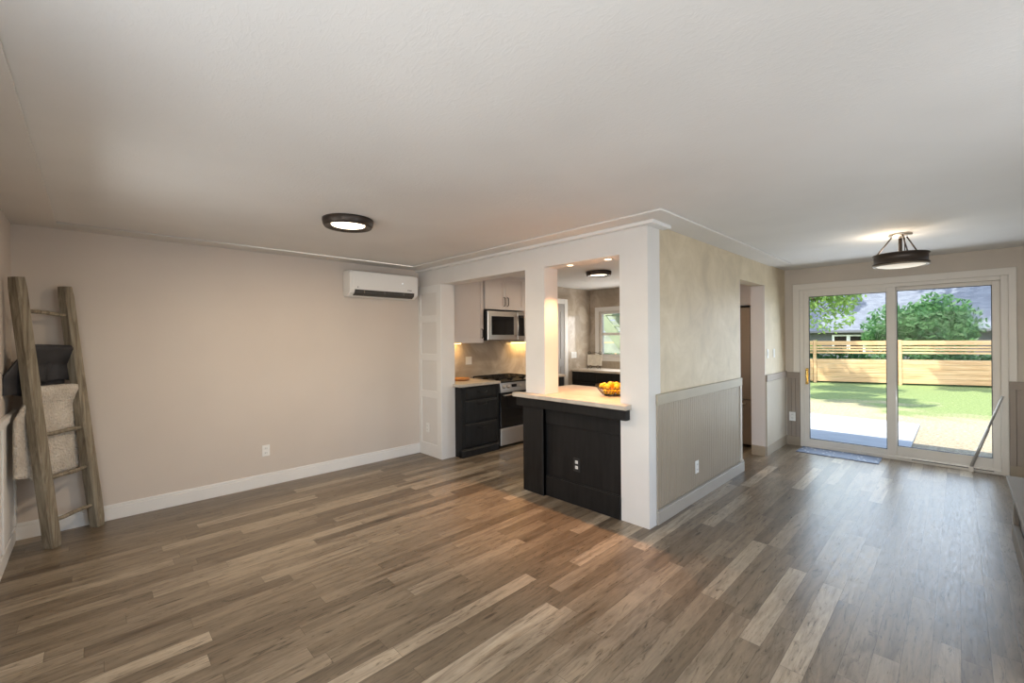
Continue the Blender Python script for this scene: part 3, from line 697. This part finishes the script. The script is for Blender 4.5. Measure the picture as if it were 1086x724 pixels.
# range
RX = -4.39; R0, R1 = 4.035, 4.795
rg = thing('gas_range', 'stainless gas range with black glass oven door and black grates', 'range', (-4.7, 4.41, 0))
b = box(XA+.02, RX-.03, R0, R1, .03, .90); b.build('body', M['dark_plastic'], rg)
for yy in (R0+.05, R1-.05):
    for xx in (RX-.1, XA+.1): MB().lathe([(.018, 0), (.018, .03)], (xx, yy, 0), 12).build('foot', M['dark_plastic'], rg)
b = box(RX-.03, RX+.005, R0+.004, R1-.004, .04, .27, .006); b.build('bottom_drawer', M['steel'], rg)
b = box(RX-.03, RX+.006, R0+.004, R1-.004, .28, .765, .006); dd = b.build('oven_door', M['black_glass'], rg)
b = MB(); b.tube([(RX+.006, R0+.05, .735), (RX+.05, R0+.05, .74)], .008, 8); b.tube([(RX+.006, R1-.05, .735), (RX+.05, R1-.05, .74)], .008, 8); b.tube([(RX+.05, R0+.03, .74), (RX+.05, R1-.03, .74)], .012, 12); b.build('oven_handle', M['steel'], dd)
b = MB(); b.prism([(RX-.03, .775), (RX+.012, .775), (RX+.012, .80), (RX-.012, .905), (RX-.03, .905)], 'y', R0+.002, R1-.002); cp = b.build('control_panel', M['steel'], rg)
for yy in (R0+.07, R0+.15, R0+.38, R1-.15, R1-.07):
    MB().lathe([(.024, 0), (.023, .014), (.018, .03), (.001, .031)], (RX-.002, yy, .85), 18, 'x').build('knob', M['steel'], cp)
box(RX-.004, RX+.004, R0+.22, R0+.32, .83, .875).build('display', M['black_glass'], cp)
b = box(XA+.02, RX-.0, R0, R1, .905, .925, .004); b.build('cooktop', M['black_metal'], rg)
for k in range(3):
    y0 = R0+.02+k*.242; b = MB(); z = .955
    for yy in (y0, y0+.115, y0+.23): b.box(XA+.06, RX-.04, yy-.005, yy+.005, z, z+.014)
    for xx in (XA+.06, XA+.22, XA+.36, XA+.50, RX-.05): b.box(xx-.005, xx+.005, y0, y0+.23, z, z+.014)
    for yy in (y0, y0+.23):
        for xx in (XA+.06, RX-.05): b.box(xx-.006, xx+.006, yy-.006, yy+.006, .925, z)
    b.build('grate', M['black_metal'], rg)
    for xx in (XA+.2, XA+.47): MB().lathe([(.045, 0), (.045, .012), (.03, .02), (.001, .02)], (xx, y0+.115, .925), 20).build('burner', M['black_metal'], rg)
# base cabinet right of the range
cb2 = thing('base_cabinet', 'black base cabinet right of the range, mostly behind the post', 'cabinet', (-4.7, 5.1, 0))
box(XA+.013, XF-.002, 4.81, 5.44, .1, .905, .002).build('body', M['black_cab'], cb2); box(XF-.002, XF+.016, 4.83, 5.42, .12, .89, .004).build('door', M['black_cab'], cb2); box(XA+.013, XF-.06, 4.81, 5.44, 0, .1).build('plinth', M['black_cab'], cb2)
o = box(XA+.013, XF+.03, 4.80, 5.45, .905, .94, .004).build('worktop', M['stone'], None, at=(-4.7, 5.1, .905)); tag(o, 'pale stone worktop right of the range', 'worktop')
# microwave
MX = -4.63
mw = thing('microwave', 'stainless over the range microwave hanging above the range', 'microwave', (-4.8, 4.40, 1.49))
box(XA+.013, MX-.02, 4.03, 4.78, 1.495, 1.925, .004).build('body', M['dark_plastic'], mw)
f = box(MX-.02, MX, 4.032, 4.62, 1.50, 1.92, .006); dd = f.build('door', M['steel'], mw)
g = box(MX, MX+.003, 4.10, 4.545, 1.575, 1.845, .003).build('window', M['black_glass'], dd)
box(MX-.02, MX, 4.625, 4.778, 1.50, 1.92, .004).build('control_panel', M['steel'], mw)
box(MX, MX+.003, 4.64, 4.765, 1.56, 1.87, .003).build('key_pad', M['black_glass'], mw)
b = MB(); b.tube([(MX, 4.585, 1.56), (MX+.035, 4.585, 1.58), (MX+.045, 4.585, 1.71), (MX+.035, 4.585, 1.84), (MX, 4.585, 1.86)], .011, 10); b.build('handle', M['steel'], dd)
# upper cabinets
def upper(y0, y1, z0, z1, xf, doors, hz, label, hy):
    c = thing('wall_cabinet', label, 'cabinet', (-4.87, (y0+y1)/2, z0), None)
    box(XA+.013, xf-.02, y0, y1, z0, z1, .001).build('body', M['kitchen_cab'], c)
    w_ = (y1-y0)/doors
    for k in range(doors):
        a_, b_ = y0+k*w_+.002, y0+(k+1)*w_-.002
        f = box(xf-.019, xf-.008, a_, b_, z0+.002, z1-.002)
        f.box(xf-.008, xf, a_, a_+.055, z0+.002, z1-.002, .001); f.box(xf-.008, xf, b_-.055, b_, z0+.002, z1-.002, .001)
        f.box(xf-.008, xf, a_+.055, b_-.055, z0+.002, z0+.057, .001); f.box(xf-.008, xf, a_+.055, b_-.055, z1-.057, z1-.002, .001)
        d_ = f.build('door', M['kitchen_cab'], c)
        h = MB(); yy = hy[k]; h.tube([(xf, yy, hz), (xf+.028, yy, hz+.012), (xf+.028, yy, hz+.118), (xf, yy, hz+.13)], .007, 8); h.build('handle', M['black_metal'], d_)
    return c
upper(YK2+.003, 4.01, 1.46, H+.01, -4.70, 1, 1.53, 'tall pale wall cabinet left of the microwave', [3.975])
upper(4.025, 4.83, 1.945, H+.01, -4.68, 2, 2.0, 'short two door pale wall cabinet above the microwave', [4.395, 4.46])
upper(4.835, 5.42, 1.46, H+.01, -4.70, 1, 1.53, 'pale wall cabinet right of the microwave, mostly behind the post', [4.87])
for y0, y1, lab in ((3.45, 3.78, 'left wall cabinet'), (4.86, 5.30, 'right wall cabinet')):
    o = box(XA+.03, XA+.12, y0, y1, 1.447, 1.458).build('led_strip', M['led'], None, at=(XA+.07, (y0+y1)/2, 1.447)); tag(o, 'glowing warm led strip under the %s' % lab, 'light')
    a = area('led_glow', (XA+.1, (y0+y1)/2, 1.44), (-.35, 0, -1), .1, y1-y0, 2.2, (1, .60, .22))

# ------------------------------------------------------------------ kitchen: window wall
kc = thing('window_base_cabinet', 'long black base cabinet under the kitchen window', 'cabinet', (-4.0, 6.75, 0))
box(XA+.013, -2.90, 6.47, YS-.013, .1, .90).build('body', M['black_cab'], kc); box(XA+.013, -2.90, 6.53, YS-.013, 0, .1).build('plinth', M['black_cab'], kc)
for k in range(4):
    x0 = XA+.03+k*.53
    box(x0, x0+.515, 6.448, 6.47, .73, .885, .005).build('drawer', M['black_cab'], kc); box(x0, x0+.515, 6.448, 6.47, .12, .71, .005).build('door', M['black_cab'], kc)
o = box(XA+.013, -2.90, 6.43, YS-.013, .90, .94, .004).build('worktop', M['stone'], None, at=(-4, 6.75, .9)); tag(o, 'long pale stone worktop under the kitchen window', 'worktop')
# framed sign on a wire stand
sg = thing('framed_sign', 'small cream plaque on a dark scrolled wire stand on the counter under the kitchen window', 'sign', (-4.70, 6.70, .94))
rot = Matrix.Translation((-4.70, 6.70, .94)) @ Matrix.Rotation(.35, 4, 'Z') @ Matrix.Rotation(-.12, 4, 'X')
b = MB(); b.box(-.135, .135, -.008, .008, .06, .27, .006, rot); b.build('plaque', mat('aged cream board', (.62, .58, .50), .6, var=.12, vs=14), sg)
b = MB()
for s in (-1, 1):
    b.tube([rot @ Vector(p) for p in ((s*.12, -.03, 0), (s*.12, -.022, .05), (s*.12, -.022, .06), (s*.12, .012, .06), (s*.12, .014, .27), (s*.125, .014, .30))], .005, 6)
    b.tube([rot @ Vector((s*.10+.028*math.cos(k*PI/5), .0, .30+.024*math.sin(k*PI/5))) for k in range(10)], .004, 6, closed=True)
    b.tube([rot @ Vector((s*.07+.028*math.cos(k*PI/5), -.02, .04+.026*math.sin(k*PI/5))) for k in range(10)], .004, 6, closed=True)
b.tube([rot @ Vector((-.12, .012, .06)), rot @ Vector((.12, .012, .06))], .004, 6); b.tube([rot @ Vector((-.12, .014, .285)), rot @ Vector((0, .014, .31)), rot @ Vector((.12, .014, .285))], .005, 6)
b.build('wire_stand', M['wire'], sg)
# refrigerator and cabinet above
rf = thing('refrigerator', 'dark bronze toned refrigerator seen through the doorway', 'refrigerator', (-2.42, 6.75, 0))
box(-2.88, -1.965, 6.50, YS-.02, .02, 1.93, .004).build('body', M['brown_wood'], rf)
b = box(-2.88, -2.425, 6.45, 6.50, .66, 1.925, .01); l_ = b.build('door', M['fridge'], rf); b = box(-2.42, -1.965, 6.45, 6.50, .66, 1.925, .01); r_ = b.build('door', M['fridge'], rf)
fz = box(-2.88, -1.965, 6.45, 6.50, .04, .65, .01).build('freezer_drawer', M['fridge'], rf)
MB().tube([(-2.80, 6.42, .60), (-2.04, 6.42, .60)], .012, 10).box(-2.80, -2.78, 6.42, 6.45, .59, .61).box(-2.06, -2.04, 6.42, 6.45, .59, .61).build('handle', M['steel'], fz)
for xx, p_ in ((-2.46, l_), (-2.385, r_)): MB().tube([(xx, 6.45, .75), (xx, 6.41, .77), (xx, 6.41, 1.6), (xx, 6.45, 1.62)], .011, 10).build('handle', M['steel'], p_)
c = thing('fridge_top_cabinet', 'pale cabinet above the refrigerator seen through the doorway', 'cabinet', (-2.42, 6.75, 1.95))
box(-2.88, XW2-.002, 6.47, YS-.013, 1.95, H+.01, .002).build('body', M['kitchen_cab'], c)
for k in range(2): box(-2.87+k*.50, -2.38+k*.50, 6.45, 6.47, 1.96, H, .003).build('door', M['kitchen_cab'], c)

# ------------------------------------------------------------------ low ledge by the right wall
hl = thing('hearth_ledge', 'low pale topped ledge on a dark base at the right edge of the room', 'ledge', (.6, 4.6, 0))
box(.275, XR-.002, 2.9, 5.62, .285, .32, .004).build('slab', M['hearth_top'], hl)
b = box(.30, XR-.002, 2.9, 4.93, .0, .285); b.build('base', M['brown_wood'], hl)
b = box(.272, .30, 4.84, 4.93, 0, .284, .003); b.build('corner_post', M['hearth_top'], hl)
b = box(.268, .30, 2.9, 4.93, 0, .135, .003); b.build('skirting', M['hearth_top'], hl)

# ------------------------------------------------------------------ outdoors
GZ = -.14
b = MB(); b.box(-70, 70, YS+.13, 90, GZ-.2, GZ); struct(b.build('ground', M['lawn'], None, at=(0, 0, 0)))
struct(box(-6, -.50, YS+.13, 10.9, GZ-.05, GZ+.035, .01).build('patio_slab', M['concrete']))
struct(box(-60, 60, -60, YL-.15, GZ-.2, GZ-.05).build('front_ground', M['lawn']))
# sun shade added at the front, then the eave above this house
struct(box(XA-.6, XR+.6, YL-4.2, YL-.15, H+.05, H+.2, .004).build('front_sun_shade', M['white_ext']))   # added unseen roof that keeps sun out of the front windows
struct(box(XA-.6, XR+.6, YS+.13, YS+.28, H+.05, H+.2, .004).build('trim_15', M['white_ext']))
# cedar fence in bays
F0 = Vector((-3.65, 18.5, 0)); FD = Vector((4.36, 1.61, 0)).normalized(); ang = math.atan2(FD.y, FD.x)
fn = thing('cedar_fence', 'new cedar fence with solid lower boards and open slats across the back yard', 'fence', (F0.x, F0.y, GZ))
def fm(d, off=0): return Matrix.Translation(F0+FD*d) @ Matrix.Rotation(ang, 4, 'Z') @ Matrix.Translation((0, off, 0))
for k in range(-4, 6):
    d0 = .04+k*2.35
    b = MB()
    b.box(0, .09, -.045, .045, GZ, 1.36, .004, fm(d0)); b.build('post', M['cedar'], fn)
    b = MB()
    zs = GZ+.06
    while zs+.15 < .80: b.box(.10, 2.34, -.02, .012, zs, zs+.152, .004, fm(d0)); zs += .158
    for z0_, z1_ in ((.90, .96), (1.0, 1.06), (1.09, 1.15), (1.19, 1.335)): b.box(.10, 2.34, -.02, .012, z0_, z1_, .003, fm(d0))
    b.build('board_panel', M['cedar'], fn)
# neighbour house: body, big roof, window
def house(name, label, x0, x1, y0, y1, zw, zr, wins, over=.5, rm='shingle'):
    h = thing(name, label, 'house', ((x0+x1)/2, (y0+y1)/2, GZ))
    box(x0, x1, y0, y1, GZ, zw).build('wall', M['house_grey'], h)
    ym = (y0+y1)/2
    b = MB(); b.prism([(y0-over, zw-.05), (ym, zr), (y1+over, zw-.05), (y1+over, zw+.1), (ym, zr+.15), (y0-over, zw+.1)], 'x', x0-over, x1+over)
    b.build('roof', M[rm], h)
    box(x0-over, x1+over, y0-over-.1, y0-over, zw-.04, zw+.06).build('gutter', M['house_grey'], h)
    for (wx0, wx1, wz0, wz1) in wins:
        f = MB(); yy = y0-.03
        f.box(wx0, wx1, yy, y0, wz0, wz0+.08); f.box(wx0, wx1, yy, y0, wz1-.08, wz1); f.box(wx0, wx0+.1, yy, y0, wz0+.08, wz1-.08); f.box(wx1-.1, wx1, yy, y0, wz0+.08, wz1-.08); f.box((wx0+wx1)/2-.08, (wx0+wx1)/2+.08, yy, y0, wz0+.08, wz1-.08)
        wf = f.build('window', M['white_ext'], h)
        box(wx0+.1, wx1-.1, y0-.01, y0-.004, wz0+.08, wz1-.08).build('pane', M['black_glass'], wf)
    return h
house('neighbour_house', 'grey house with a broad shingle roof behind the fence', -22, 16, 30, 44, 1.72, 10.5, [(-4.95, -3.5, .5, 1.56)])
sh = thing('garden_shed', 'small dark shed with a white roof edge right of the big shrub behind the fence', 'shed', (1.6, 25, GZ))
box(1.25, 3.6, 24.6, 26.8, GZ, 1.55).build('wall', M['house_grey'], sh)
b = MB(); b.prism([(1.1, 1.6), (3.8, 1.6), (3.8, 1.72), (1.1, 1.72)], 'y', 24.3, 27.0); b.build('roof', M['white_ext'], sh)

def tree(name, label, cat, c, rad, trunk, n, leaf, m, seed, clumps=14, squash=.8, cs=1.0):
    rnd = random.Random(seed); c = Vector(c)
    r = thing(name, label, cat, (trunk[0], trunk[1], GZ))
    b = MB(); tp = Vector((trunk[0], trunk[1], GZ)); top = c.copy()
    tr_ = max(.05, rad*.035)
    b.tube([tp, Vector((tp.x+.05, tp.y, tp.z+(top.z-tp.z)*.5)), Vector((tp.x, tp.y, top.z)), Vector((tp.x, tp.y, top.z)).lerp(top, .6)+Vector((0, 0, .2*rad)), top], [tr_*1.4, tr_, tr_*.8, tr_*.6, tr_*.4], 9)
    cl = []
    for k in range(clumps):
        v_ = Vector((rnd.gauss(0, 1), rnd.gauss(0, 1), rnd.gauss(0, 1))).normalized()*rad*rnd.uniform(.35, .8); v_.z *= squash
        cl.append((c+v_, rad*rnd.uniform(.25, .45)*cs))
    for (q, _) in cl[::2]: b.tube([top, (top+q)/2+Vector((0, 0, .03)), q], [tr_*.5, tr_*.3, tr_*.12], 6)
    b.build('trunk', M['bark'], r)
    me = MB(); bm = me.bm
    for k in range(n):
        q, rr = cl[rnd.randrange(clumps)]
        d = Vector((rnd.gauss(0, 1), rnd.gauss(0, 1), rnd.gauss(0, 1))).normalized(); p = q+d*rr*rnd.random()**.4
        u = Vector((rnd.uniform(-1, 1), rnd.uniform(-1, 1), rnd.uniform(-1, 1))).normalized(); v_ = u.orthogonal().normalized(); l = leaf*rnd.uniform(.6, 1.3)
        a_ = [p+u*l, p+v_*l*.42, p-u*l*.9, p-v_*l*.42]; vs = [bm.verts.new(x) for x in a_]; bm.faces.new(vs)
    # skip doubles removal cost: build directly
    me.build('foliage', m, r, kind='stuff')
    return r
tree('shrub_tree', 'large dark green bushy tree just behind the fence in the right pane', 'tree', (-1.15, 24.3, 1.7), 1.80, (-1.1, 24.5), 12000, .11, M['leaf'], 5, 34, .85)
tree('garden_tree', 'light green leafy branches in the upper left of the patio door', 'tree', (-3.1, 15.2, 2.75), 1.45, (-5.2, 15.6), 3600, .085, M['leaf2'], 8, 18, 1.0)
tree('low_shrub', 'small light green shrub behind the fence at the left edge of the door view', 'shrub', (-4.35, 20.9, 1.15), .55, (-4.35, 20.9), 1200, .09, M['leaf2'], 9, 8)
hr = thing('ivy_hedge', 'dark low hedge showing through the open slats of the cedar fence', 'hedge', (-1, 21.2, GZ))
me = MB(); rnd = random.Random(77)
for k in range(9000):
    d_ = rnd.uniform(-9, 13); p = F0+FD*d_+Vector((-FD.y, FD.x, 0))*rnd.uniform(.35, .8); p.z = GZ+rnd.random()*(1.12+.12*math.sin(d_*2.3))
    u = Vector((rnd.uniform(-1, 1), rnd.uniform(-1, 1), rnd.uniform(-1, 1))).normalized(); v_ = u.orthogonal().normalized(); l = rnd.uniform(.07, .14)
    me.bm.faces.new([me.bm.verts.new(x) for x in (p+u*l, p+v_*l*.5, p-u*l, p-v_*l*.5)])
me.build('foliage', M['leaf'], hr, kind='stuff')
# tall shade trees whose crowns stand above the view and dapple yard and roof
for i, (x, y, z, r_, tx, ty) in enumerate(((-5.4, 14.4, 7.4, 2.2, -8.2, 15.0), (-.9, 14.9, 7.6, 2.2, 4.6, 14.6), (-3.4, 10.4, 6.2, 1.6, -8.0, 10.6), (-8.2, 26.5, 11.0, 3.3, -11, 26), (-1.4, 26.8, 11.4, 3.3, -2.17, 26.6), (5.6, 26.5, 11.0, 3.3, 8.5, 26))):
    tree('shade_tree', 'tall shade tree with its crown high above the yard', 'tree', (x, y, z), r_, (tx, ty), 2200 if y > 20 else 1500, .24, M['leaf'], 20+i, 30, .6, .5)['group'] = 'tall shade trees over the yard'
# outdoor stair seen through the kitchen window
st = thing('outdoor_stair', 'mossy green wooden outdoor stair beyond the kitchen window', 'stair', (-5.0, 8.4, GZ))
def beam(p, q, wd, hh, nm, par, m):
    p, q = Vector(p), Vector(q); d = q-p; L_ = d.length; mtx = Matrix.Translation(p) @ d.to_track_quat('X', 'Z').to_matrix().to_4x4()
    b = MB(); b.box(0, L_, -wd/2, wd/2, -hh/2, hh/2, .004, mtx); return b.build(nm, m, par)
beam((-5.9, 8.2, 2.35), (-3.9, 8.2, .1), .05, .24, 'stringer', st, M['green_lumber']); beam((-5.9, 9.0, 2.35), (-3.9, 9.0, .1), .05, .24, 'stringer', st, M['green_lumber'])
beam((-5.9, 8.2, 3.1), (-3.9, 8.2, .95), .05, .10, 'handrail', st, M['cedar'])
for k in range(9):
    f = k/9; box(-5.75+f*2, -5.48+f*2, 8.18, 9.02, 2.26-f*2.25, 2.30-f*2.25, .003).build('tread', M['green_lumber'], st)
b = MB()
for z in (0, .3, .6, .9, 1.2, 1.5, 1.8, 2.1, 2.4, 2.7): b.box(-12, -3.2, 10.0, 10.04, z-.1, z+.17)
o = b.build('slat_screen', mat('pale weathered boards', (.20, .23, .17), .8, var=.25), None, at=(-6, 10, 0)); tag(o, 'pale weathered board screen behind the outdoor stair', 'fence')
